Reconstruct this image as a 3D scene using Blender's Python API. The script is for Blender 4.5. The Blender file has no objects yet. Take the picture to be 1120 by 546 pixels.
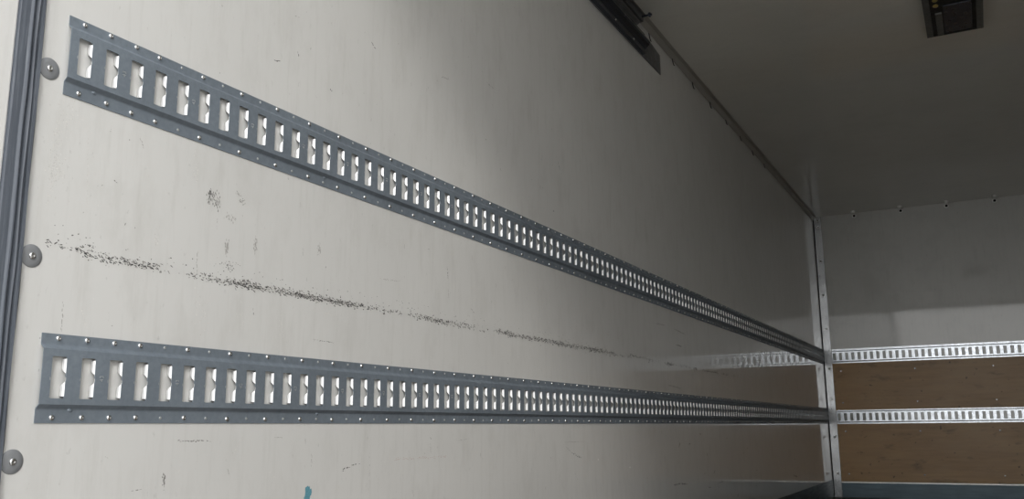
import bpy, bmesh, math, random
from mathutils import Vector, Matrix, noise
random.seed(7)
SC = bpy.context.scene
COL = SC.collection
PI = math.pi

# ------------------------------------------------------------------ camera
# world frame: x to the right from the left wall, y into the box, z up from its floor
H = 0.58                                   # eye height above the load floor
cam_d = bpy.data.cameras.new('camera')
cam = bpy.data.objects.new('camera', cam_d); COL.objects.link(cam)
fw = Vector((-0.45157053, 0.87061824, 0.19521253))
rt = Vector((0.88670418, 0.46222256, -0.01029605))
up = Vector((0.09919556, -0.16844637, 0.98070692))
cam.matrix_world = Matrix(((rt.x, up.x, -fw.x, 1.2505), (rt.y, up.y, -fw.y, 0.0), (rt.z, up.z, -fw.z, H), (0, 0, 0, 1)))
cam_d.sensor_width = 36.0
cam_d.lens = 985.99 * 36.0 / 1120.0
cam_d.clip_start = 0.02; cam_d.clip_end = 300
SC.camera = cam

# ------------------------------------------------------------------ light and exposure
SC.view_settings.view_transform = 'Standard'
SC.view_settings.look = 'None'
SC.view_settings.gamma = 1.0
SC.view_settings.use_curve_mapping = False
SC.view_settings.exposure = 0.0

SKY = 2.58
SUN = 1.2
world = bpy.data.worlds.new('overcast_sky'); SC.world = world
world.use_nodes = True
wn = world.node_tree; wn.nodes.clear()
wo = wn.nodes.new('ShaderNodeOutputWorld'); wb = wn.nodes.new('ShaderNodeBackground')
tc = wn.nodes.new('ShaderNodeTexCoord'); sp = wn.nodes.new('ShaderNodeSeparateXYZ')
rp = wn.nodes.new('ShaderNodeValToRGB')
rp.color_ramp.elements[0].position = 0.0; rp.color_ramp.elements[0].color = (1.22, 1.22, 1.20, 1)
rp.color_ramp.elements[1].position = 0.9; rp.color_ramp.elements[1].color = (0.62, 0.64, 0.67, 1)
wn.links.new(tc.outputs['Generated'], sp.inputs[0]); wn.links.new(sp.outputs['Z'], rp.inputs[0])
wn.links.new(rp.outputs[0], wb.inputs['Color']); wb.inputs['Strength'].default_value = SKY
wn.links.new(wb.outputs[0], wo.inputs[0])

sun_d = bpy.data.lights.new('sun', 'SUN'); sun_d.energy = SUN; sun_d.angle = math.radians(12)
sun_d.color = (1.0, 0.98, 0.94)
sun = bpy.data.objects.new('sun', sun_d); COL.objects.link(sun)
sun.location = (6, -8, 8)
sun.rotation_euler = Vector((-0.75, 1.0, -0.75)).to_track_quat('-Z', 'Y').to_euler()

# ------------------------------------------------------------------ helpers
def tag(o, label=None, cat=None, group=None, kind=None):
    if label: o['label'] = label
    if cat: o['category'] = cat
    if group: o['group'] = group
    if kind: o['kind'] = kind
    return o

def mesh_obj(name, verts, faces, mat, parent=None, smooth=False, mats=None, mi=None):
    me = bpy.data.meshes.new(name)
    me.from_pydata([tuple(v) for v in verts], [], faces)
    for m in (mats or [mat]): me.materials.append(m)
    if mi: me.polygons.foreach_set('material_index', mi)
    if smooth: me.polygons.foreach_set('use_smooth', [True] * len(me.polygons))
    me.update()
    o = bpy.data.objects.new(name, me); COL.objects.link(o)
    if parent: o.parent = parent
    return o

def bm_obj(name, bm, mat, parent=None, smooth=False):
    me = bpy.data.meshes.new(name)
    bmesh.ops.recalc_face_normals(bm, faces=bm.faces)
    bm.to_mesh(me); bm.free(); me.materials.append(mat)
    if smooth: me.polygons.foreach_set('use_smooth', [True] * len(me.polygons))
    o = bpy.data.objects.new(name, me); COL.objects.link(o)
    if parent: o.parent = parent
    return o

def add_box(bm, a, b, bev=0.0):
    r = bmesh.ops.create_cube(bm, size=1.0)
    vs = r['verts']
    for v in vs:
        v.co = Vector([(a[i] + b[i]) / 2 + v.co[i] * (b[i] - a[i]) for i in range(3)])
    if bev:
        es = list({e for v in vs for e in v.link_edges})
        bmesh.ops.bevel(bm, geom=es, offset=bev, segments=2, affect='EDGES', profile=0.5)

def box(name, a, b, mat, parent=None, bev=0.0):
    bm = bmesh.new(); add_box(bm, a, b, bev)
    return bm_obj(name, bm, mat, parent)

def lathe(prof, n=16):
    """prof: (radius, height) pairs, axis +X; returns verts, faces"""
    vs, fs = [], []
    for (r, h) in prof:
        for i in range(n):
            a = 2 * PI * i / n
            vs.append((h, r * math.cos(a), r * math.sin(a)))
    for k in range(len(prof) - 1):
        for i in range(n):
            j = (i + 1) % n
            fs.append((k * n + i, k * n + j, (k + 1) * n + j, (k + 1) * n + i))
    fs.append(tuple(range((len(prof) - 1) * n, len(prof) * n)))
    return vs, fs

def empty(name, loc, rz=0.0):
    o = bpy.data.objects.new(name, None); COL.objects.link(o)
    o.location = loc; o.rotation_euler = (0, 0, rz); o.empty_display_size = 0.05
    return o

def copy_tree(o, parent=None):
    c = o.copy(); COL.objects.link(c); c.parent = parent
    for ch in [x for x in KIDS.get(o.name, [])]:
        copy_tree(ch, c)
    return c
KIDS = {}

# ------------------------------------------------------------------ materials
def new_mat(name):
    m = bpy.data.materials.new(name); m.use_nodes = True
    nt = m.node_tree
    return m, nt, nt.nodes['Principled BSDF']

def nd(nt, t, **kw):
    n = nt.nodes.new(t)
    for k, v in kw.items():
        if k in n.inputs: n.inputs[k].default_value = v
        else: setattr(n, k, v)
    return n

def noise_mask(nt, scale, nscale, lo, hi, detail=4, rough=0.6, loc=(0, 0, 0)):
    """object-space noise, stretched; returns 0..1 socket"""
    c = nd(nt, 'ShaderNodeTexCoord')
    mp = nd(nt, 'ShaderNodeMapping'); mp.inputs['Scale'].default_value = scale; mp.inputs['Location'].default_value = loc
    nz = nd(nt, 'ShaderNodeTexNoise'); nz.inputs['Scale'].default_value = nscale
    nz.inputs['Detail'].default_value = detail; nz.inputs['Roughness'].default_value = rough
    mr = nd(nt, 'ShaderNodeMapRange'); mr.inputs['From Min'].default_value = lo; mr.inputs['From Max'].default_value = hi
    nt.links.new(c.outputs['Object'], mp.inputs[0]); nt.links.new(mp.outputs[0], nz.inputs['Vector'])
    nt.links.new(nz.outputs['Fac'], mr.inputs[0])
    return mr.outputs[0]

def mix_col(nt, fac, a, b, k=1.0):
    m = nd(nt, 'ShaderNodeMix', data_type='RGBA')
    if k != 1.0:
        mu = nd(nt, 'ShaderNodeMath', operation='MULTIPLY'); mu.inputs[1].default_value = k
        nt.links.new(fac, mu.inputs[0]); fac = mu.outputs[0]
    nt.links.new(fac, m.inputs[0])
    for s, v in ((6, a), (7, b)):
        if hasattr(v, 'is_linked') or hasattr(v, 'links'): nt.links.new(v, m.inputs[s])
        else: m.inputs[s].default_value = (*v, 1)
    return m.outputs[2]

def add_bump(nt, bs, fac, strength, dist=0.001, inp='Normal'):
    b = nd(nt, 'ShaderNodeBump'); b.inputs['Strength'].default_value = strength; b.inputs['Distance'].default_value = dist
    nt.links.new(fac, b.inputs['Height']); nt.links.new(b.outputs[0], bs.inputs[inp])

def gelcoat(name, base, dirt, rough=0.4, coat_r=0.09, spec=0.5, coat=0.8):
    m, nt, bs = new_mat(name)
    big = noise_mask(nt, (1, 1, 1), 1.3, 0.35, 0.7)
    streak = noise_mask(nt, (9, 9, 0.9), 5.0, 0.52, 0.85, 6, 0.7)
    speck = noise_mask(nt, (1, 1, 0.55), 70, 0.66, 0.78, 3, 0.6)
    cloud = noise_mask(nt, (1, 2, 1), 6, 0.5, 0.8, 6, 0.65, (3, 1, 2))
    c = mix_col(nt, big, base, tuple(x * 0.93 for x in base))
    c = mix_col(nt, streak, c, dirt, 0.34)
    c = mix_col(nt, cloud, c, dirt, 0.30)
    c = mix_col(nt, speck, c, tuple(x * 0.5 for x in dirt), 0.30)
    nt.links.new(c, bs.inputs['Base Color'])
    bs.inputs['Roughness'].default_value = rough
    bs.inputs['Specular IOR Level'].default_value = spec
    bs.inputs['Coat Weight'].default_value = coat
    bs.inputs['Coat IOR'].default_value = 1.5
    r = noise_mask(nt, (1, 1, 3), 3, 0.3, 0.8, 5, 0.6)
    mr = nd(nt, 'ShaderNodeMapRange'); mr.inputs['To Min'].default_value = coat_r * 0.75; mr.inputs['To Max'].default_value = coat_r * 1.5
    nt.links.new(r, mr.inputs[0]); nt.links.new(mr.outputs[0], bs.inputs['Coat Roughness'])
    wav = noise_mask(nt, (1, 1, 1), 5, 0, 1, 2, 0.5, (1, 5, 3))
    b = nd(nt, 'ShaderNodeBump'); b.inputs['Strength'].default_value = 0.12; b.inputs['Distance'].default_value = 0.002
    nt.links.new(wav, b.inputs['Height']); nt.links.new(b.outputs[0], bs.inputs['Coat Normal'])
    return m

M = {}
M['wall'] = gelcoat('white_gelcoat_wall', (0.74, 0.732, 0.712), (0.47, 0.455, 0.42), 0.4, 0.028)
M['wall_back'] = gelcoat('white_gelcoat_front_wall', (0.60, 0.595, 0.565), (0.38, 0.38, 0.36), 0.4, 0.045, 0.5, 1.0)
M['ceiling'] = gelcoat('white_gelcoat_ceiling', (0.75, 0.74, 0.68), (0.56, 0.55, 0.50), 0.4, 0.022)

def metal(name, base, rough, metallic=1.0, var=0.15, scale=(1, 1, 1), ns=40, dark=None, bump=0.1):
    m, nt, bs = new_mat(name)
    a = noise_mask(nt, scale, ns, 0.3, 0.75, 5, 0.65)
    b2 = noise_mask(nt, (1, 1, 1), 6, 0.35, 0.75, 3, 0.5, (2, 2, 2))
    c = mix_col(nt, a, base, tuple(x * (1 - var) for x in base))
    c = mix_col(nt, b2, c, dark or tuple(x * (1 - var * 1.5) for x in base), 0.6)
    nt.links.new(c, bs.inputs['Base Color'])
    bs.inputs['Metallic'].default_value = metallic
    mr = nd(nt, 'ShaderNodeMapRange'); mr.inputs['To Min'].default_value = rough * 0.8; mr.inputs['To Max'].default_value = rough * 1.25
    nt.links.new(a, mr.inputs[0]); nt.links.new(mr.outputs[0], bs.inputs['Roughness'])
    if bump: add_bump(nt, bs, a, bump, 0.0006)
    return m
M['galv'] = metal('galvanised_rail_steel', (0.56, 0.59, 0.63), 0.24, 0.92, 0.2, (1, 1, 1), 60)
M['galv_side'] = metal('grey_rail_steel', (0.27, 0.315, 0.365), 0.58, 0.42, 0.22, (1, 1, 1), 60)  # side rails: darker and less metallic than the end-wall rails
M['ring'] = metal('pale_ring_rivet', (0.92, 0.92, 0.90), 0.42, 0.9, 0.03, ns=100, bump=0)
M['lip'] = metal('slot_lip_glare_metal', (0.86, 0.86, 0.86), 0.38, 0.5, 0.06, ns=60)  # rail lips made paler: glare from the doorway is put into the colour
M['rivet'] = metal('aluminium_rivet', (0.80, 0.80, 0.80), 0.25, 1.0, 0.05, ns=200, bump=0)
M['angle'] = metal('brushed_aluminium_angle', (0.41, 0.42, 0.43), 0.24, 0.9, 0.3, (2, 2, 0.8), 22)
M['stamp'] = metal('scratched_stamp_metal', (0.75, 0.77, 0.78), 0.45, 0.8, 0.05)
M['washer'] = metal('grey_zinc_washer', (0.32, 0.33, 0.345), 0.5, 0.3, 0.1)
M['track'] = metal('dark_track_steel', (0.07, 0.08, 0.105), 0.25, 0.85, 0.1, ns=3, bump=0)
M['track_plate'] = metal('grey_track_plate', (0.17, 0.17, 0.175), 0.5, 0.4, 0.2)
M['bracket'] = metal('dull_galvanised_flat_bar', (0.22, 0.22, 0.22), 0.45, 0.7, 0.3, (1, .2, 1), 80)
M['kick'] = metal('blue_grey_kick_sheet', (0.085, 0.125, 0.15), 0.36, 0.45, 0.3, (0.4, 0.4, 5), 12, (0.055, 0.08, 0.095))
M['kick_edge'] = metal('bright_kick_edge', (0.75, 0.74, 0.70), 0.35, 0.7, 0.1)
M['cove'] = metal('beige_cove_profile', (0.42, 0.40, 0.36), 0.45, 0.2, 0.15, (1, 0.2, 1), 20)
M['dark'] = metal('black_lamp_plastic', (0.014, 0.014, 0.014), 0.5, 0.0, 0.2)
M['lampside'] = metal('grey_lamp_bracket', (0.17, 0.17, 0.16), 0.5, 0.3, 0.2)
M['lens'] = metal('smoked_lamp_lens', (0.022, 0.024, 0.038), 0.3, 0.0, 0.1, bump=0)
M['led'] = metal('amber_led_element', (0.42, 0.31, 0.10), 0.35, 0.2, 0.1)
M['hole'] = metal('dark_hole', (0.02, 0.02, 0.02), 0.7, 0.0, 0.1)

def rubber():
    m, nt, bs = new_mat('grey_frame_gasket')
    v = noise_mask(nt, (30, 30, 0.8), 6, 0.35, 0.7, 5, 0.6)
    w = noise_mask(nt, (60, 60, 2.5), 5, 0.56, 0.72, 3, 0.6, (4, 1, 0))
    c = mix_col(nt, v, (0.088, 0.100, 0.122), (0.105, 0.12, 0.145))
    c = mix_col(nt, w, c, (0.24, 0.26, 0.29), 0.35)
    nt.links.new(c, bs.inputs['Base Color']); bs.inputs['Roughness'].default_value = 0.55
    add_bump(nt, bs, v, 0.4, 0.001)
    return m
M['rubber'] = rubber()

def plywood():
    m, nt, bs = new_mat('brown_phenolic_plywood')
    g = noise_mask(nt, (0.8, 1, 9), 4, 0.3, 0.7, 8, 0.6)
    cl = noise_mask(nt, (1, 1, 2), 2.2, 0.35, 0.7, 5, 0.6, (7, 0, 0))
    st = noise_mask(nt, (1, 1, 2.5), 5, 0.58, 0.80, 5, 0.6, (3, 0, 5))
    dots = noise_mask(nt, (1, 1, 1), 30, 0.69, 0.75, 2, 0.5)
    c = mix_col(nt, g, (0.50, 0.29, 0.11), (0.37, 0.21, 0.08))
    c = mix_col(nt, cl, c, (0.50, 0.32, 0.15), 0.7)
    c = mix_col(nt, st, c, (0.06, 0.04, 0.025), 0.75)
    c = mix_col(nt, dots, c, (0.03, 0.02, 0.015), 0.6)
    nt.links.new(c, bs.inputs['Base Color']); bs.inputs['Roughness'].default_value = 0.5
    bs.inputs['Coat Weight'].default_value = 0.35; bs.inputs['Coat Roughness'].default_value = 0.3
    return m
M['ply'] = plywood()

def floor_mat():
    m, nt, bs = new_mat('dark_brown_floor_board')
    g = noise_mask(nt, (6, 1, 1), 12, 0.3, 0.7, 6, 0.6)
    c = mix_col(nt, g, (0.13, 0.095, 0.065), (0.08, 0.058, 0.042))
    nt.links.new(c, bs.inputs['Base Color']); bs.inputs['Roughness'].default_value = 0.55
    add_bump(nt, bs, g, 0.3)
    return m
M['floor'] = floor_mat()

def ground_mat():
    m, nt, bs = new_mat('grey_asphalt')
    g = noise_mask(nt, (1, 1, 1), 8, 0.3, 0.7, 8, 0.7)
    c = mix_col(nt, g, (0.42, 0.41, 0.39), (0.32, 0.315, 0.30))
    nt.links.new(c, bs.inputs['Base Color']); bs.inputs['Roughness'].default_value = 0.85
    add_bump(nt, bs, g, 0.5, 0.004)
    return m
M['ground'] = ground_mat()

def mark(name, col, rough=0.6):
    m, nt, bs = new_mat(name)
    g = noise_mask(nt, (1, 1, 1), 300, 0.3, 0.7, 3, 0.6)
    c = mix_col(nt, g, col, tuple(min(1, x * 1.5) for x in col))
    nt.links.new(c, bs.inputs['Base Color']); bs.inputs['Roughness'].default_value = rough
    bs.inputs['Coat Weight'].default_value = 0.3
    return m
M['m_dark'] = mark('black_rubber_scuff', (0.035, 0.034, 0.033))
M['m_mid'] = mark('grey_scuff', (0.17, 0.165, 0.155))
M['m_soft'] = mark('light_grey_scuff', (0.33, 0.32, 0.305))
M['m_faint'] = mark('faint_grey_scuff', (0.55, 0.54, 0.52))
M['m_teal'] = mark('teal_paint_smear', (0.10, 0.26, 0.32))
M['m_red'] = mark('faint_red_scuff', (0.45, 0.36, 0.33))
M['m_white'] = mark('white_chip', (0.75, 0.75, 0.73))

# ------------------------------------------------------------------ the box body (setting)
W, D, CZ, Y0 = 2.45, 8.363, H + 1.859, 0.80
def struct(name, a, b, mat, bev=0.0):
    o = box(name, a, b, mat, None, bev); o['kind'] = 'structure'; return o
wall_left = struct('wall_left', (-0.05, Y0, -0.05), (0, D + 0.05, CZ + 0.05), M['wall'])
wall_right = struct('wall_right', (W, Y0, -0.05), (W + 0.05, D + 0.05, CZ + 0.05), M['wall'])
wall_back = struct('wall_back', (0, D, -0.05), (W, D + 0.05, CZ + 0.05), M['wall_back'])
ceiling = struct('ceiling', (0, Y0, CZ), (W, D, CZ + 0.05), M['ceiling'])
floor = struct('floor', (0, Y0, -0.05), (W, D, -0.022), M['floor'])
# outside: the yard the box stands in (the camera stands on it)
ground = struct('ground', (-40, -60, -1.25), (40, 40, -1.05), M['ground'])
# rear frame of the box body: sill, header and the right-hand post
header = struct('trim_header', (-0.05, Y0 - 0.03, CZ - 0.04), (W + 0.05, Y0 + 0.02, CZ + 0.10), M['rubber'], 0.004)
sill = struct('trim_sill', (-0.05, Y0 - 0.06, -0.16), (W + 0.05, Y0, -0.002), M['rubber'], 0.004)
# door leaf folded open in line with the left wall
door_l = struct('door_1', (-0.045, -0.42, -0.02), (0.0060, 0.7835, CZ + 0.02), M['wall'], 0.003)
door_r = struct('door_2', (W - 0.006, -0.42, -0.02), (W + 0.045, 0.772, CZ + 0.02), M['wall'], 0.003)

# gasket profile between the door leaf and the wall
def extrude_z(name, prof, z0, z1, mat, parent=None, nz=40, jit=0.0):
    vs, fs = [], []
    n = len(prof)
    for k in range(nz + 1):
        z = z0 + (z1 - z0) * k / nz
        for i, (x, y) in enumerate(prof):
            j = jit * noise.noise(Vector((i * 3.1, z * 9, 0))) if 0 < i < n - 1 else 0
            vs.append((x + j * 0.5, y + j, z))
    for k in range(nz):
        for i in range(n - 1):
            a = k * n + i
            fs.append((a, a + 1, a + n + 1, a + n))
    for r in (0, nz * n):
        fs.append(tuple(range(r, r + n)))
    return mesh_obj(name, vs, fs, mat, parent)
GX = [(-0.010, 0.7832), (0.0095, 0.7834), (0.0105, 0.7850), (0.0108, 0.799), (0.0135, 0.8015), (0.0140, 0.8035), (0.0120, 0.8055),
      (0.0070, 0.8070), (0.0065, 0.8095), (0.0100, 0.8115), (0.0115, 0.8135), (0.0100, 0.8155), (0.0060, 0.8170),
      (0.0058, 0.8195), (0.0088, 0.8210), (0.0092, 0.8245), (0.0060, 0.8275), (0.0, 0.8300)]
gk = extrude_z('door_gasket', GX, -0.04, CZ - 0.03, M['rubber'], nz=120, jit=0.0012)
tag(gk, 'dark grey ribbed vertical gasket strip at the left end of the white wall', 'gasket')

# beige cove strip between left wall and ceiling
def prism(name, prof, y0, y1, mat, parent=None, flip=False):
    """prof in (x,z), extruded along y"""
    n = len(prof)
    vs = [(x, y0, z) for x, z in prof] + [(x, y1, z) for x, z in prof]
    fs = [(i, (i + 1) % n, n + (i + 1) % n, n + i) for i in range(n)] + [tuple(range(n)), tuple(range(n, 2 * n))]
    bm = bmesh.new()
    bv = [bm.verts.new(v) for v in vs]
    for f in fs: bm.faces.new([bv[i] for i in f])
    return bm_obj(name, bm, mat, parent)
cove = prism('trim_cove', [(0, CZ), (0, CZ - 0.030), (0.003, CZ - 0.030), (0.010, CZ - 0.012), (0.016, CZ - 0.003), (0.034, CZ - 0.003), (0.034, CZ)],
             Y0 + 0.03, D, M['cove'])
cove['kind'] = 'structure'

# ------------------------------------------------------------------ slotted lashing rails
P = 0.0508
DEP = 0.009
def rail_mesh(ncell, lead):
    """rail sheet along +Y, wall plane x=0, flange bottom z=0; first slot starts at y=lead"""
    hw = 0.0254
    sl0, sl1 = 0.0365, 0.0995                      # slot bottom / top
    prof = [(0.0018, 0.0), (0.0018, 0.0195), (0.0024, 0.0215), (0.0068, 0.0255), (DEP, 0.0275)]
    topp = [(DEP, 0.1105), (0.0070, 0.1125), (0.0026, 0.1165), (0.0018, 0.1185), (0.0018, 0.1338)]
    rows = []                                       # (x, z, inset or None)
    for x, z in prof: rows.append((x, z, None))
    c = 0.0022
    zm0, zm1 = sl0 + 0.026, sl0 + 0.031
    slot = [(sl0, c), (sl0 + c * 0.35, c * 0.3), (sl0 + c, 0), (zm0, 0), (zm0 + 0.0015, -0.0014), (zm1, -0.0014), (zm1 + 0.0015, 0), (sl1 - c, 0), (sl1 - c * 0.35, c * 0.3), (sl1, c)]
    for z, i in slot: rows.append((DEP, z, i))
    for x, z in topp: rows.append((x, z, None))
    nslot0 = len(prof)
    nslot1 = nslot0 + len(slot) - 1
    ys = []                                         # column stations
    vs, fs = [], []
    start = lead
    R = len(rows)
    def col(fn):
        b = len(vs)
        for x, z, i in rows:
            vs.append((x, fn(i), z))
        return b
    prev = col(lambda i: 0.0)
    for k in range(ncell):
        a = start + k * P
        l = col(lambda i: a + (i or 0.0))
        r = col(lambda i: a + hw - (i or 0.0))
        for q in range(R - 1): fs.append((prev + q, l + q, l + q + 1, prev + q + 1))
        for q in range(R - 1):
            if nslot0 <= q < nslot1: continue
            fs.append((l + q, r + q, r + q + 1, l + q + 1))
        prev = r
    e = col(lambda i: start + ncell * P - 0.002)
    for q in range(R - 1): fs.append((prev + q, e + q, e + q + 1, prev + q + 1))
    me = bpy.data.meshes.new('rail_sheet'); me.from_pydata(vs, [], fs); me.materials.append(M['galv'])
    bm = bmesh.new(); bm.from_mesh(me)
    bmesh.ops.recalc_face_normals(bm, faces=bm.faces)
    if sum(f.normal.x for f in bm.faces) < 0: bmesh.ops.reverse_faces(bm, faces=bm.faces)
    # thickness: inner skin
    bmesh.ops.solidify(bm, geom=bm.faces[:], thickness=0.0014)
    bm.to_mesh(me); bm.free()
    me.update()
    return me, (sl0, sl1, hw)

LPATH = [(DEP - 0.0004, 0.0), (DEP - 0.0022, -0.0012), (0.0048, -0.0026), (0.0028, -0.0033), (0.0012, -0.0034)]
def lip_grid(sl0, sl1, s):
    """one pressed-back tab along a long slot edge: full depth near both ends, notched in the middle"""
    z0, z1 = sl0 + 0.0030, sl1 - 0.0028
    ts = [0, 0.01, 0.10, 0.20, 0.27, 0.30, 0.34, 0.38, 0.42, 0.50, 0.58, 0.62, 0.66, 0.70, 0.74, 0.82, 0.91, 0.99, 1.0]
    def depth(t):
        t = min(t, 1 - t)
        if t <= 0.005: return 0.86
        if t <= 0.27: return 1.0
        return max(0.03, 1.0 - (t - 0.27) / 0.13)
    vs, fs = [], []
    n = len(ts); m = 6
    for j in range(m):
        for t in ts:
            q = depth(t) * j / (m - 1) * (len(LPATH) - 1)
            k = min(int(q), len(LPATH) - 2); f = q - k
            x = LPATH[k][0] * (1 - f) + LPATH[k + 1][0] * f
            dy = LPATH[k][1] * (1 - f) + LPATH[k + 1][1] * f
            vs.append((x, s * dy, z0 + (z1 - z0) * t))
    for j in range(m - 1):
        for i in range(n - 1):
            a = j * n + i
            fs.append((a, a + 1, a + n + 1, a + n))
    return vs, fs

def lip_mesh(name, offs, sl0, sl1, s, mat, mirror):
    gv, gf = lip_grid(sl0, sl1, s)
    vs, fs = [], []
    for y in offs:
        b = len(vs)
        vs += [(v[0], v[1] + y, v[2]) for v in gv]; fs += [tuple(i + b for i in f) for f in gf]
    me = bpy.data.meshes.new(name); me.from_pydata(vs, [], fs); me.materials.append(mat)
    bm = bmesh.new(); bm.from_mesh(me)
    bmesh.ops.solidify(bm, geom=bm.faces[:], thickness=0.0009)
    bmesh.ops.recalc_face_normals(bm, faces=bm.faces)
    bm.to_mesh(me); bm.free()
    me.polygons.foreach_set('use_smooth', [True] * len(me.polygons))
    return me

rv, rf = lathe([(0.0046, 0.0), (0.0045, 0.0009), (0.0038, 0.0021), (0.0026, 0.0029), (0.0012, 0.0032), (0.0010, 0.0026)], 14)
rivet_me = bpy.data.meshes.new('rivet'); rivet_me.from_pydata(rv, [], rf); rivet_me.materials.append(M['rivet'])
rivet_me.polygons.foreach_set('use_smooth', [True] * len(rf))

def multi(name, mesh_v, mesh_f, spots, mat, parent):
    vs, fs = [], []
    for s in spots:
        b = len(vs)
        vs += [(v[0] + s[0], v[1] + s[1], v[2] + s[2]) for v in mesh_v]
        fs += [tuple(i + b for i in f) for f in mesh_f]
    return mesh_obj(name, vs, fs, mat, parent, smooth=True)

def make_rail(loc, rz, ncell, lead, label, mat, shown=100):
    root = empty('lashing_rail', loc, rz)
    tag(root, label, 'lashing rail', None)
    me, (s0, s1, hw) = rail_mesh(ncell, lead)
    near = lip_mesh('near_lips', [lead + k * P - 0.0003 for k in range(ncell)], s0, s1, -1, mat, False)
    bm = bmesh.new(); bm.from_mesh(me); bm.from_mesh(near); bm.to_mesh(me); bm.free()
    me.materials.clear(); me.materials.append(mat)
    o = bpy.data.objects.new('rail_body', me); COL.objects.link(o); o.parent = root
    one = lip_mesh('slot_lip', [0.0], s0, s1, 1, M['lip'], False)
    for k in range(min(ncell, 100)):
        q = bpy.data.objects.new('slot_lip', one); COL.objects.link(q); q.parent = root
        q.location = (0, lead + k * P + hw + 0.0003, 0); q['label'] = 'metal lip folded back inside a slot, doorway glare painted pale'
    if ncell > 100:
        q = bpy.data.objects.new('slot_lip', lip_mesh('slot_lips', [lead + k * P + hw + 0.0003 for k in range(100, ncell)], s0, s1, 1, M['lip'], False))
        COL.objects.link(q); q.parent = root; q['kind'] = 'stuff'; q['label'] = 'metal lips of the farthest slots, doorway glare painted pale'
    sg = 1
    idx = [0, 1, 2, 3] + list(range(5, ncell, 2))
    spots = []
    for i in idx:
        for z in (0.0088, 0.1276):
            spots.append((0.0018, sg * (lead + hw / 2 - 0.0005 + i * P + random.uniform(-0.0008, 0.0008)), z + random.uniform(-0.0008, 0.0008)))
    for s in spots[:shown]:
        r = bpy.data.objects.new('rivet', rivet_me); COL.objects.link(r); r.parent = root; r.location = s
    if len(spots) > shown:
        q = multi('rivet', rv, rf, spots[shown:], M['rivet'], root); q['kind'] = 'stuff'
    # empty punched holes between the rivets, with their scratched rims
    small = [(0.0018, sg * (lead + hw / 2 + i * P), z) for i in range(4, ncell, 2) for z in (0.0088, 0.1276)]
    sv, sf = lathe([(0.0026, 0.0), (0.0024, 0.0005), (0.0015, 0.0006)], 9)
    q = multi('punched_hole_rim', sv, sf, small, M['stamp'], root); tag(q, 'small pale rims of the empty holes', kind='stuff')
    return root

def stamp_text(root, ks, lead, body='43'):
    cu = bpy.data.curves.new('stamped_number', 'FONT'); cu.body = body; cu.size = 0.0105; cu.extrude = 0.0001
    cu.align_x = 'CENTER'; cu.align_y = 'CENTER'; cu.offset = -0.0001
    t = bpy.data.objects.new('stamped_number_curve', cu)
    dg = bpy.context.evaluated_depsgraph_get()
    COL.objects.link(t); bpy.context.view_layer.update()
    dg = bpy.context.evaluated_depsgraph_get()
    me = bpy.data.meshes.new_from_object(t.evaluated_get(dg)); me.materials.clear(); me.materials.append(M['stamp'])
    bpy.data.objects.remove(t); me.name = 'stamped_number'
    # text plane -> rail face (facing +x), reading upwards
    mat = Matrix(((0, 0, 1), (0, 1, 0), (-1, 0, 0))).to_4x4()
    mat = Matrix(((0, 0, 1, 0), (0, -1, 0, 0), (1, 0, 0, 0), (0, 0, 0, 1)))
    me.transform(mat)
    for k in ks:
        o = bpy.data.objects.new('stamped_number', me); COL.objects.link(o); o.parent = root
        o.location = (DEP + 0.0002, lead + 0.0254 + 0.0127 + k * P, 0.069)

def dents(root, spots):
    v, f = lathe([(0.0055, 0.0), (0.0048, 0.0016), (0.0026, 0.0026), (0.0010, 0.0028)], 12)
    for y, z in spots:
        d = mesh_obj('weld_spot', v, f, M['galv_side'], root, True); d.location = (0.0022, y, z); d.scale = (0.55, 0.8, 0.55)

YS = 0.8735
LEAD = 0.8885 - YS
NC = int((D - 0.006 - YS - LEAD) / P)
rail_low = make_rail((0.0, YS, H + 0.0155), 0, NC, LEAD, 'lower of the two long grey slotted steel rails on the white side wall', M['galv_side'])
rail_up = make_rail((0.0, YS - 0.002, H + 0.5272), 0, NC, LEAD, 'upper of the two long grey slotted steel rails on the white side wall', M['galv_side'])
dents(rail_low, [(0.057, 0.0195), (0.638, 0.0195)])
dents(rail_up, [(0.054, 0.0195), (0.640, 0.0195)])
stamp_text(rail_low, [1, 4, 7, 10, 13, 16, 19, 22], LEAD)
stamp_text(rail_up, [1, 4, 7, 10, 13, 16, 19, 22], LEAD)
NB = int((W - 0.085) / P)
# facing the doors on the end wall: local +x -> world -y, local -y -> ... use rz=-90 so +y runs to world +x
rb1 = make_rail((0.074, D, H + 0.0035), -PI / 2, NB, 0.008, 'lower bright slotted rail crossing the brown boards of the end wall', M['galv'])
rb2 = make_rail((0.074, D, H + 0.5235), -PI / 2, NB, 0.008, 'upper bright slotted rail on the end wall above the brown boards', M['galv'])

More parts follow.
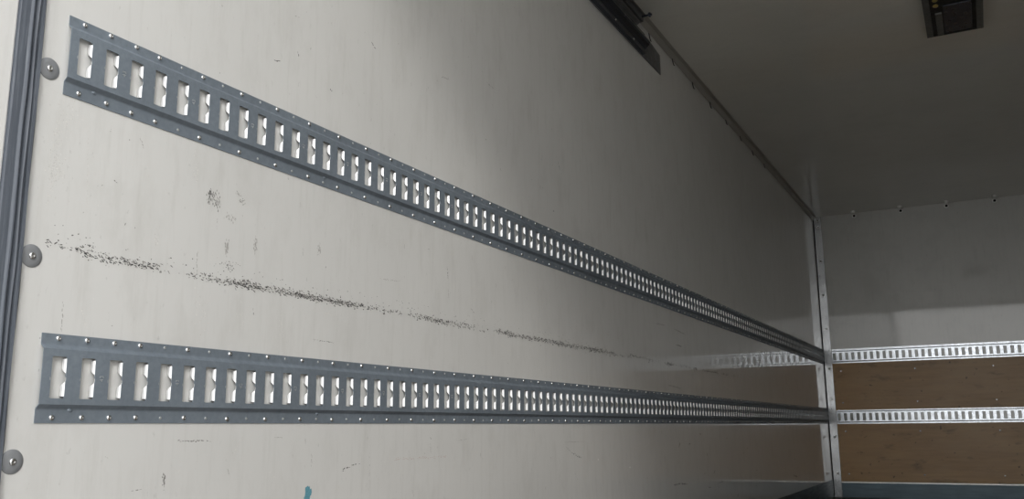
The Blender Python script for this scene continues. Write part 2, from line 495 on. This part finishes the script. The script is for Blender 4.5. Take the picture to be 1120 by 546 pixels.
# ------------------------------------------------------------------ big washers next to the gasket
wv, wf = lathe([(0.0176, 0.0), (0.0176, 0.0008), (0.0168, 0.0015), (0.0085, 0.0026), (0.0060, 0.0024)], 40)
dv, df = lathe([(0.0058, 0.0020), (0.0056, 0.0034), (0.0044, 0.0050), (0.0024, 0.0058), (0.0018, 0.0050)], 18)
for i, (y, z, lb) in enumerate([(0.8450, H + 0.560, 'round grey fixing washer beside the gasket, level with the upper rail'),
                                (0.8450, H + 0.262, 'round grey fixing washer beside the gasket, midway between the two side rails'),
                                (0.8450, H - 0.039, 'round grey fixing washer beside the gasket, below the lower rail'),
                                (0.8495, H + 0.860, None), (0.8500, H - 0.340, None)]):
    if lb is None: continue
    w = empty('fixing_washer', (0, y, z)); tag(w, lb, 'washer', 'fixing washers beside the gasket')
    mesh_obj('washer_disc', wv, wf, M['washer'], w, True)
    d = mesh_obj('rivet_head', dv, df, M['rivet'], w, True); tag(d, 'shiny domed rivet head')

# ------------------------------------------------------------------ corner angle on the end wall
cr = empty('corner_angle', (0, D, 0)); tag(cr, 'tall bright aluminium angle strip riveted up the far corner of the box', 'corner strip')
bm = bmesh.new(); nseg = 40
pr = []
for k in range(nseg + 1):
    z = -0.022 + (CZ + 0.020) * k / nseg
    e = 0.0012 * noise.noise(Vector((z * 4, 1, 2)))
    wid = 0.071 + e * 1.5
    pr.append([bm.verts.new((x, y, z)) for x, y in ((0.006, -0.0012), (0.008, -0.0028 + e * 0.3), (wid - 0.002, -0.0028 + e), (wid, -0.0012), (wid, 0))])
for k in range(nseg):
    for i in range(4): bm.faces.new((pr[k][i], pr[k][i + 1], pr[k + 1][i + 1], pr[k + 1][i]))
bm_obj('back_leg', bm, M['angle'], cr)
o_ = box('sealant_joint', (0.0, -0.0012, -0.022), (0.0065, 0.0, CZ - 0.002), M['hole'], cr); tag(o_, 'black joint line in the corner')
hv, hf = lathe([(0.0078, 0.0), (0.0076, 0.0016), (0.0067, 0.0028), (0.0056, 0.0028), (0.0046, 0.0016), (0.0042, 0.0004)], 16)
def face_minus_y(vs): return [(v[1], -v[0], v[2]) for v in vs]
def face_down(vs): return [(v[1], v[2], -v[0]) for v in vs]
ring_me = bpy.data.meshes.new('ring'); ring_me.from_pydata(face_minus_y(hv), [], hf)
ring_me.materials.append(M['ring']); ring_me.materials.append(M['hole']); ring_me.polygons[len(hf) - 1].material_index = 1
for z in (1.826, 1.761, 1.45, 1.142, 0.84, 0.490, 0.224, -0.097, -0.404):
    r = bpy.data.objects.new('rivet', ring_me); COL.objects.link(r); r.parent = cr; r.location = (0.040 + 0.003 * (z < 1.0), -0.0026, H + z); r.scale = (1.5, 1, 1.5)

# rivets along the joint of end wall and ceiling
ring_c = bpy.data.meshes.new('ring_c'); ring_c.from_pydata(face_down(hv), [], hf)
ring_c.materials.append(M['ring']); ring_c.materials.append(M['hole']); ring_c.polygons[len(hf) - 1].material_index = 1
words = ['nearest the corner angle', 'second from the corner angle', 'third from the corner angle', 'fourth from the corner angle']
for i, x in enumerate((0.354, 0.738, 1.10, 1.465)):
    r = bpy.data.objects.new('ring_rivet', ring_me); COL.objects.link(r); r.location = (x, D, CZ - 0.026); r.scale = (2.5, 1.8, 2.5)
    tag(r, 'ring rivet in the end wall just under the ceiling, ' + words[i], 'rivet', 'rivets along the top of the end wall')
    r = bpy.data.objects.new('ring_rivet', ring_c); COL.objects.link(r); r.location = (x + 0.002, D - 0.085, CZ); r.scale = (1.25, 3.0, 1)
    r.scale = (2.5, 2.5, 5.5)
    tag(r, 'small ring-shaped rivet in the ceiling at the end wall, ' + words[i], 'rivet', 'rivets along the far edge of the ceiling')

# ------------------------------------------------------------------ brown boards, screws, kick sheets
pl1 = box('plywood_board', (0.072, D - 0.004, H + 0.130), (W - 0.07, D - 0.0002, H + 0.532), M['ply'])
tag(pl1, 'brown plywood board on the end wall between the two bright rails', 'board')
pl2 = box('plywood_board', (0.072, D - 0.004, H - 0.468), (W - 0.07, D - 0.0002, H + 0.012), M['ply'])
tag(pl2, 'brown plywood board on the end wall under the lower bright rail', 'board')
sv, sf = lathe([(0.0085, 0.0), (0.0082, 0.002), (0.0062, 0.0046), (0.0022, 0.0060)], 12)
scr_me = bpy.data.meshes.new('screw'); scr_me.from_pydata(face_minus_y(sv), [], sf); scr_me.materials.append(M['rivet'])
hw_ = {0.465: 'top row of upper brown board', 0.192: 'bottom row of upper brown board', -0.052: 'top row of lower brown board', -0.408: 'bottom row of lower brown board'}
for z, rw in hw_.items():
    for x, cw in ((0.135, 'beside the corner angle'), (0.729, 'midway along'), (1.315, 'near the right picture edge')):
        s = bpy.data.objects.new('screw', scr_me); COL.objects.link(s); s.location = (x + random.uniform(-.004, .004), D - 0.004, H + z)
        tag(s, 'bright screw in ' + rw + ', ' + cw, 'screw', 'screws in the brown boards')
KT = H - 0.473
kb = box('baseboard_back', (0.0, D - 0.0010, -0.022), (W, D, KT - 0.003), M['kick'], None); kb['kind'] = 'structure'
ke = box('edge_strip', (0.072, D - 0.0042, KT - 0.007), (W, D, KT), M['kick_edge'], kb); tag(ke, 'thin pale top edge')
kl = box('baseboard_left', (0.0, Y0 + 0.05, -0.022), (0.003, D - 0.0015, H - 0.455), M['kick'], None); kl['kind'] = 'structure'
kr = box('baseboard_right', (W - 0.003, Y0 + 0.05, -0.022), (W, D - 0.0015, H - 0.455), M['kick'], None); kr['kind'] = 'structure'

# ------------------------------------------------------------------ dark track near the ceiling
Z1, Z2 = H + 1.672, H + 1.790
tr = empty('door_track', (0, 0, 0)); tag(tr, 'dark steel door track with angled end running high along the side wall', 'track')
bm = bmesh.new()
pts = [(0.86, Z1), (3.985, Z1), (3.985, Z1 + 0.100), (3.80, Z2), (0.86, Z2)]
a = [bm.verts.new((0.0, y, z)) for y, z in pts]; b = [bm.verts.new((0.004, y, z)) for y, z in pts]
bm.faces.new(a); bm.faces.new(b)
for i in range(5): bm.faces.new((a[i], a[(i + 1) % 5], b[(i + 1) % 5], b[i]))
bm_obj('track_plate', bm, M['track_plate'], tr)
cp = [(0.004, Z1 + 0.002), (0.020, Z1 + 0.004), (0.021, Z1 + 0.024), (0.030, Z1 + 0.034), (0.040, Z1 + 0.044), (0.043, Z1 + 0.055), (0.040, Z1 + 0.066), (0.030, Z1 + 0.074), (0.021, Z1 + 0.082), (0.020, Z1 + 0.100), (0.004, Z1 + 0.104)]
ch = prism('track_channel', cp, 0.86, 3.72, M['track'], tr)
for i, y in enumerate((2.9, 3.12, 3.34, 3.56, 3.76)):
    r = bpy.data.objects.new('rivet', rivet_me); COL.objects.link(r); r.parent = tr; r.location = (0.020 if y < 3.7 else 0.004, y, Z1 + (0.013 if y < 3.7 else 0.05)); r.scale = (1.2, 1.2, 1.2)
# flat bar above it with a bolt
fb = empty('hanger_bar', (0, 0, 0)); tag(fb, 'dull galvanised bar with a bolt in the corner above the dark track', 'bar')
prism('bar_body', [(0.0, H + 1.797), (0.0, CZ - 0.032), (0.010, CZ - 0.032), (0.012, H + 1.818), (0.018, H + 1.815), (0.018, H + 1.806), (0.010, H + 1.797)], 0.86, 3.66, M['bracket'], fb)
prism('bar_flange', [(0.020, CZ - 0.030), (0.022, CZ - 0.006), (0.034, CZ - 0.004), (0.034, CZ - 0.010), (0.024, CZ - 0.012), (0.022, CZ - 0.034), (0.002, CZ - 0.036), (0.002, CZ - 0.031)], 0.86, 3.70, M['bracket'], fb)
bm = bmesh.new()
bmesh.ops.create_cone(bm, cap_ends=True, segments=10, radius1=0.005, radius2=0.005, depth=0.05, matrix=Matrix.Translation((0.045, 3.68, H + 1.842)) @ Matrix.Rotation(PI / 2, 4, 'Y'))
bmesh.ops.create_cone(bm, cap_ends=True, segments=6, radius1=0.011, radius2=0.011, depth=0.009, matrix=Matrix.Translation((0.060, 3.68, H + 1.842)) @ Matrix.Rotation(PI / 2, 4, 'Y'))
bm_obj('bolt', bm, M['track'], fb)

# small dark hooks riveted under the cove strip
def hook_mesh():
    bm = bmesh.new()
    path = [(0.002, 0, 0.022), (0.004, 0, 0.008), (0.006, 0, -0.006), (0.009, 0, -0.017), (0.011, 0.001, -0.020)]
    rings = []
    for k, p in enumerate(path):
        q = Vector(path[min(k + 1, len(path) - 1)]) - Vector(path[max(k - 1, 0)])
        q.normalize(); s = Vector((0, 1, 0)); t = q.cross(s).normalized()
        rings.append([bm.verts.new(Vector(p) + s * (0.006 * math.cos(a)) + t * (0.0022 * math.sin(a))) for a in [2 * PI * i / 8 for i in range(8)]])
    for k in range(len(rings) - 1):
        for i in range(8): bm.faces.new((rings[k][i], rings[k][(i + 1) % 8], rings[k + 1][(i + 1) % 8], rings[k + 1][i]))
    bm.faces.new(rings[0]); bm.faces.new(rings[-1])
    me = bpy.data.meshes.new('wall_hook'); bmesh.ops.recalc_face_normals(bm, faces=bm.faces); bm.to_mesh(me); bm.free()
    me.materials.append(M['dark']); me.polygons.foreach_set('use_smooth', [True] * len(me.polygons)); return me
hk = hook_mesh()
hp = [(3.835, 1.805, 'just above the dark track'), (4.194, 1.816, 'first past the dark track'), (4.547, 1.812, 'second past the dark track'),
      (4.894, 1.812, 'third past the dark track'), (5.25, 1.822, 'fourth past the dark track'), (5.61, 1.822, 'third from the far corner'),
      (5.95, 1.816, 'second from the far corner'), (6.311, 1.822, 'nearest the far corner')]
for y, z, s in hp:
    o = bpy.data.objects.new('wall_hook', hk); COL.objects.link(o); o.location = (0, y, H + z)
    tag(o, 'tiny dark hook under the ceiling edge, ' + s, 'hook', 'hooks under the ceiling edge')

# ------------------------------------------------------------------ ceiling lamp
LX0, LX1, LYF = 1.165, 1.406, 4.53
lp = empty('ceiling_lamp', ((LX0 + LX1) / 2, 4.25, CZ)); tag(lp, 'dark rectangular lamp housing with grey side brackets on the ceiling', 'lamp')
def rel(o):
    o.location = (-(LX0 + LX1) / 2, -4.25, -CZ); return o
LZ = CZ - 0.035
bm = bmesh.new()
for q in (((LX0, 3.98, LZ + 0.008), (LX1, 3.99, CZ)), ((LX0, LYF - 0.006, LZ), (LX1, LYF, CZ)), ((LX0 + 0.004, 3.98, LZ + 0.008), (LX1 - 0.004, LYF, LZ + 0.013))): add_box(bm, *q)
rel(bm_obj('housing', bm, M['dark'], lp))
rel(box('side_bracket', (LX0, 3.98, LZ), (LX0 + 0.028, LYF, LZ + 0.012), M['lampside'], lp, 0.002))
rel(box('side_bracket', (LX1 - 0.028, 3.98, LZ), (LX1, LYF, LZ + 0.012), M['lampside'], lp, 0.002))
rel(box('clip', (LX0 + 0.046, 4.27, LZ - 0.001), (LX0 + 0.074, LYF - 0.01, LZ + 0.01), M['lampside'], lp, 0.002))
rel(box('lens', (LX0 + 0.080, 4.20, LZ + 0.001), (LX1 - 0.046, LYF - 0.02, LZ + 0.009), M['lens'], lp, 0.003))
for y in (4.13, 4.19):
    bm = bmesh.new(); bmesh.ops.create_icosphere(bm, subdivisions=2, radius=1.0)
    for v in bm.verts: v.co = Vector((v.co.x * 0.012 + LX0 + 0.052, v.co.y * 0.016 + y, v.co.z * 0.006 + LZ + 0.006))
    rel(bm_obj('led_element', bm, M['led'], lp, True))

# ------------------------------------------------------------------ scuffs and scrapes on the left wall
groups = {k: ([], []) for k in ('m_dark', 'm_mid', 'm_soft', 'm_faint', 'm_teal', 'm_red', 'm_white')}
lvl = [0]
def blob(key, y, z, ly, lz, ang=0.0, n=7):
    vs, fs = groups[key]; b = len(vs)
    lvl[0] = (lvl[0] + 1) % 40
    x = 0.00012 + lvl[0] * 0.000004
    ca, sa = math.cos(ang), math.sin(ang)
    for i in range(n):
        a = 2 * PI * i / n; r = random.uniform(0.55, 1.15)
        u, v = ly * r * math.cos(a), lz * r * math.sin(a)
        vs.append((x, y + u * ca - v * sa, z + u * sa + v * ca))
    fs.append(tuple(range(b, b + n)))
def streakmark(y0, z0, y1, z1, w, s):
    L = math.hypot(y1 - y0, z1 - z0); ang = math.atan2(z1 - z0, y1 - y0)
    key = 'm_dark' if s >= 0.75 else 'm_mid' if s >= 0.55 else 'm_soft' if s >= 0.35 else 'm_faint'
    n = max(2, int(L / 0.004)); 
    for i in range(n):
        t = (i + random.random()) / n
        if random.random() < 0.15: continue
        e = 4 * t * (1 - t) * 0.7 + 0.3
        blob(key, y0 + (y1 - y0) * t + random.gauss(0, w * 0.5), z0 + (z1 - z0) * t + random.gauss(0, w * 0.5), L / n * 0.7, w * 0.85 * e, ang + random.gauss(0, .1))
SEG = [(0.966,1.074,0.966,1.073,0.0018,0.8),(1.023,1.078,1.034,1.061,0.0012,0.4),(0.977,0.992,0.983,0.99,0.0018,0.6),(0.95,0.975,0.957,0.979,0.0012,0.5),(1.098,1.02,1.1,1.018,0.0014,0.5),
(1.183,0.995,1.188,1.024,0.0010,0.7),(1.195,1.022,1.197,1.001,0.0012,0.5),(1.204,1.019,1.209,0.993,0.0012,0.5),(1.212,1.012,1.215,1.002,0.0012,0.5),(1.21,0.976,1.209,0.963,0.0007,0.5),
(1.253,1.039,1.263,1.03,0.0016,0.4),(1.266,1.016,1.278,1.025,0.001,0.6),(1.238,0.981,1.252,0.982,0.0024,0.3),(1.004,0.915,1.007,0.925,0.0012,0.7),(1.027,0.921,1.027,0.919,0.0012,0.6),
(1.235,0.915,1.239,0.933,0.0018,0.4),(1.073,0.899,1.074,0.912,0.0009,0.3),(1.34,1.339,1.361,1.345,0.0014,0.8),(1.414,1.386,1.417,1.376,0.0014,0.8),(1.675,1.512,1.694,1.5,0.0018,0.6),
(1.525,1.338,1.531,1.338,0.0022,0.8),(1.571,1.347,1.571,1.344,0.0018,0.5),(1.994,1.535,2.038,1.543,0.0018,0.5),(2.254,1.61,2.3,1.605,0.0018,0.5),(1.65,1.373,1.65,1.367,0.0012,0.4),
(1.398,1.464,1.413,1.466,0.0012,0.4),(2.032,1.008,2.037,0.976,0.0016,0.7),(2.037,0.949,2.042,0.92,0.0012,0.4),(1.73,0.933,1.814,0.938,0.001,0.5),(1.496,0.769,1.563,0.768,0.001,0.6),
(1.308,0.95,1.317,0.931,0.0024,0.5),(1.501,0.97,1.508,0.961,0.0024,0.4),(1.941,1.042,1.941,1.04,0.0014,0.8),(2.159,0.909,2.179,0.898,0.0012,0.6),(1.314,0.814,1.315,0.802,0.0014,0.7),
(1.288,0.843,1.293,0.84,0.0012,0.3),(1.14,0.563,1.15,0.566,0.0014,0.6),(1.15,0.565,1.222,0.565,0.0013,0.6),(1.121,0.512,1.124,0.489,0.0018,0.5),(1.059,0.487,1.076,0.488,0.0011,0.6),
(1.002,0.543,1.007,0.54,0.0007,0.4),(1.268,0.512,1.273,0.502,0.0012,0.5),(1.154,0.52,1.153,0.508,0.0012,0.3),(1.278,0.534,1.303,0.577,0.0008,0.3),(1.603,0.497,1.629,0.502,0.0018,0.8),
(1.635,0.504,1.664,0.508,0.0018,0.8),(1.701,0.533,1.703,0.461,0.0009,0.5),(1.705,0.511,1.753,0.446,0.001,0.3),(1.388,0.569,1.415,0.567,0.0007,0.4),(1.443,0.542,1.444,0.526,0.0007,0.4),
(1.574,0.472,1.625,0.444,0.001,0.25),(2.086,0.551,2.143,0.555,0.0008,0.5),(1.952,0.562,1.961,0.558,0.0011,0.5),(2.826,0.501,2.91,0.48,0.0022,0.8),(2.776,0.523,2.826,0.501,0.0013,0.4),
(3.919,0.332,4.012,0.334,0.0036,0.8),(4.012,0.334,4.122,0.324,0.0028,0.8),(2.776,0.535,2.946,0.535,0.0011,0.4),(3.81,0.463,3.818,0.428,0.0024,0.5),(3.394,0.468,3.735,0.541,0.0014,0.3),
(3.238,0.473,3.761,0.555,0.0012,0.2),(4.106,0.487,4.117,0.47,0.0024,0.4),(3.577,0.391,3.576,0.376,0.0018,0.4),(4.021,1.024,4.206,1.014,0.0024,0.7),(4.039,0.953,4.137,0.952,0.0030,0.75),
(3.89,0.764,4.092,0.755,0.0020,0.7),(3.761,1.024,3.901,1.029,0.0017,0.6),(3.987,0.699,4.301,0.684,0.0024,0.5),(4.836,0.805,5.024,0.777,0.0015,0.3),(6.629,0.243,6.758,0.225,0.0065,0.8),
(4.656,0.303,4.764,0.301,0.003,0.6),(4.451,0.292,4.516,0.288,0.0024,0.6),(2.765,1.494,2.794,1.458,0.0018,0.6),(2.719,1.31,2.726,1.305,0.0026,0.7),(2.635,1.371,2.642,1.369,0.0018,0.4),
(2.247,1.429,2.252,1.424,0.0018,0.6),(2.338,1.358,2.344,1.354,0.0018,0.4),(0.922,1.074,0.933,0.923,0.0009,0.3),(1.29,1.392,1.297,1.335,0.0012,0.3),(1.532,1.121,1.564,0.8,0.0008,0.2),(1.147,1.151,1.152,1.029,0.001,0.2)]
for s in SEG: streakmark(*s)
# the long black scrape running along the wall between the rails
ZB = H + 0.2785
y = 0.865
while y < 5.2:
    near = 0.25 if y < 0.915 else 1.0
    dens = max(0.06, 0.55 + 1.35 * noise.noise(Vector((y * 9.5, 3.3, 0)))) * near * (1.0 if y < 3.9 else max(0.1, (5.3 - y) / 1.4))
    zc = ZB + 0.004 * noise.noise(Vector((y * 3, 9, 1))) + (0.008 if y < 0.93 else 0)
    step = 0.0035 * (1 + max(0, y - 2) * 0.4)
    for j in range(8):
        if random.random() < dens * 0.62:
            sc = 1 + 0.28 * max(0, y - 1)
            key = random.choices(['m_dark', 'm_mid', 'm_soft'], [6, 3, 2])[0]
            blob(key, y + random.uniform(0, step), zc + random.gauss(0, 0.0040), random.uniform(0.0008, 0.0042) * sc, random.uniform(0.0006, 0.0014) * min(sc, 1.6), random.gauss(-0.2, .4))
    if random.random() < 0.30:
        blob(random.choice(['m_mid', 'm_soft', 'm_dark']), y, zc + random.uniform(0.006, 0.032), random.uniform(0.0008, 0.002), random.uniform(0.0006, 0.0014))
    y += step
def smudge(y, z, w, h, key, n, tall=3.0):
    for _ in range(n):
        blob(key, y + random.gauss(0, w * 0.5), z + random.gauss(0, h * 0.5), random.uniform(0.0005, 0.0013), random.uniform(0.0005, 0.0012) * tall, random.gauss(0.1, .2))
for a in [(1.195, 1.012, .012, .016, 'm_mid', 45), (1.188, 1.016, .005, .012, 'm_dark', 16), (1.207, 0.998, .008, .010, 'm_mid', 16), (1.262, 1.030, .012, .006, 'm_soft', 18, 1), (1.270, 1.020, .010, .005, 'm_mid', 22, 1),
          (1.245, .982, .014, .008, 'm_soft', 24), (1.237, .922, .006, .016, 'm_soft', 34), (1.312, .940, .006, .018, 'm_soft', 30), (1.250, .886, .014, .008, 'm_dark', 26, 1), (1.246, .893, .02, .01, 'm_mid', 20, 1),
          (.945, .874, .010, .003, 'm_dark', 18, 1), (.955, .866, .02, .003, 'm_mid', 18, 1), (1.505, .966, .006, .012, 'm_soft', 26), (1.073, .905, .005, .012, 'm_faint', 30), (1.150, 1.05, .01, .05, 'm_faint', 40),
          (.872, .985, .014, .030, 'm_faint', 90), (.885, 1.075, .02, .04, 'm_faint', 60), (.868, 1.035, .010, .03, 'm_faint', 40), (1.29, .80, .03, .03, 'm_faint', 40), (1.40, .775, .03, .05, 'm_faint', 50),
          (1.55, .83, .10, .006, 'm_faint', 50), (2.75, 1.31, .06, .08, 'm_faint', 30), (1.122, .50, .003, .012, 'm_mid', 18), (1.18, .80, .02, .05, 'm_faint', 40), (3.2, .93, .25, .03, 'm_soft', 40), (2.6, .53, .2, .05, 'm_faint', 50),
          (3.4, .43, .3, .05, 'm_faint', 50), (4.5, .34, .3, .03, 'm_soft', 30, 2)]:
    smudge(*a)
# loose specks and faint vertical rubs over the rest of the wall
for i in range(420):
    y = 0.87 + 4.2 * random.random() ** 1.7; z = random.uniform(0.15, 2.2)
    blob(random.choice(['m_soft', 'm_faint', 'm_faint']), y, z, random.uniform(0.0006, 0.0018), random.uniform(0.0008, 0.0035), random.gauss(0, .3))
for i in range(55):
    y = 0.87 + 3.2 * random.random() ** 1.5; z = random.uniform(0.3, 2.0); L = random.uniform(0.01, 0.05)
    streakmark(y, z, y + random.gauss(0, .004), z + L, 0.0012, random.choice([0.3, 0.3, 0.4]))
for i in range(30):
    y = random.uniform(4, 7.6); z = random.uniform(0.15, 0.6)
    blob(random.choice(['m_mid', 'm_soft']), y, z, random.uniform(0.004, 0.02), random.uniform(0.0012, 0.003), random.gauss(0, .5))
for i in range(60):                                                   # grime by the gasket
    blob('m_faint', 0.86 + abs(random.gauss(0, 0.012)), 0.985 + random.gauss(0, 0.025), 0.0009, random.uniform(0.002, 0.006))
for i in range(26): blob('m_teal', 1.494 + random.gauss(0, .004), 0.445 + random.uniform(-0.035, 0.02), 0.005, 0.008)
for i in range(70): blob('m_red', random.uniform(1.80, 2.03), H - 0.068 + random.gauss(0, .0015), 0.002, 0.0007)
for y, z in ((3.38, 0.43), (3.06, 0.47), (6.9, 0.70), (7.35, 0.70)): blob('m_white', y, z, 0.006, 0.003)
vsA, fsA, mi, mats = [], [], [], []
for k, (vs, fs) in groups.items():
    b = len(vsA); vsA += vs; fsA += [tuple(i + b for i in f) for f in fs]; mi += [len(mats)] * len(fs); mats.append(M[k])
sc = mesh_obj('scuff_marks', vsA, fsA, None, wall_left, mats=mats, mi=mi); sc['kind'] = 'stuff'

bpy.context.view_layer.update()
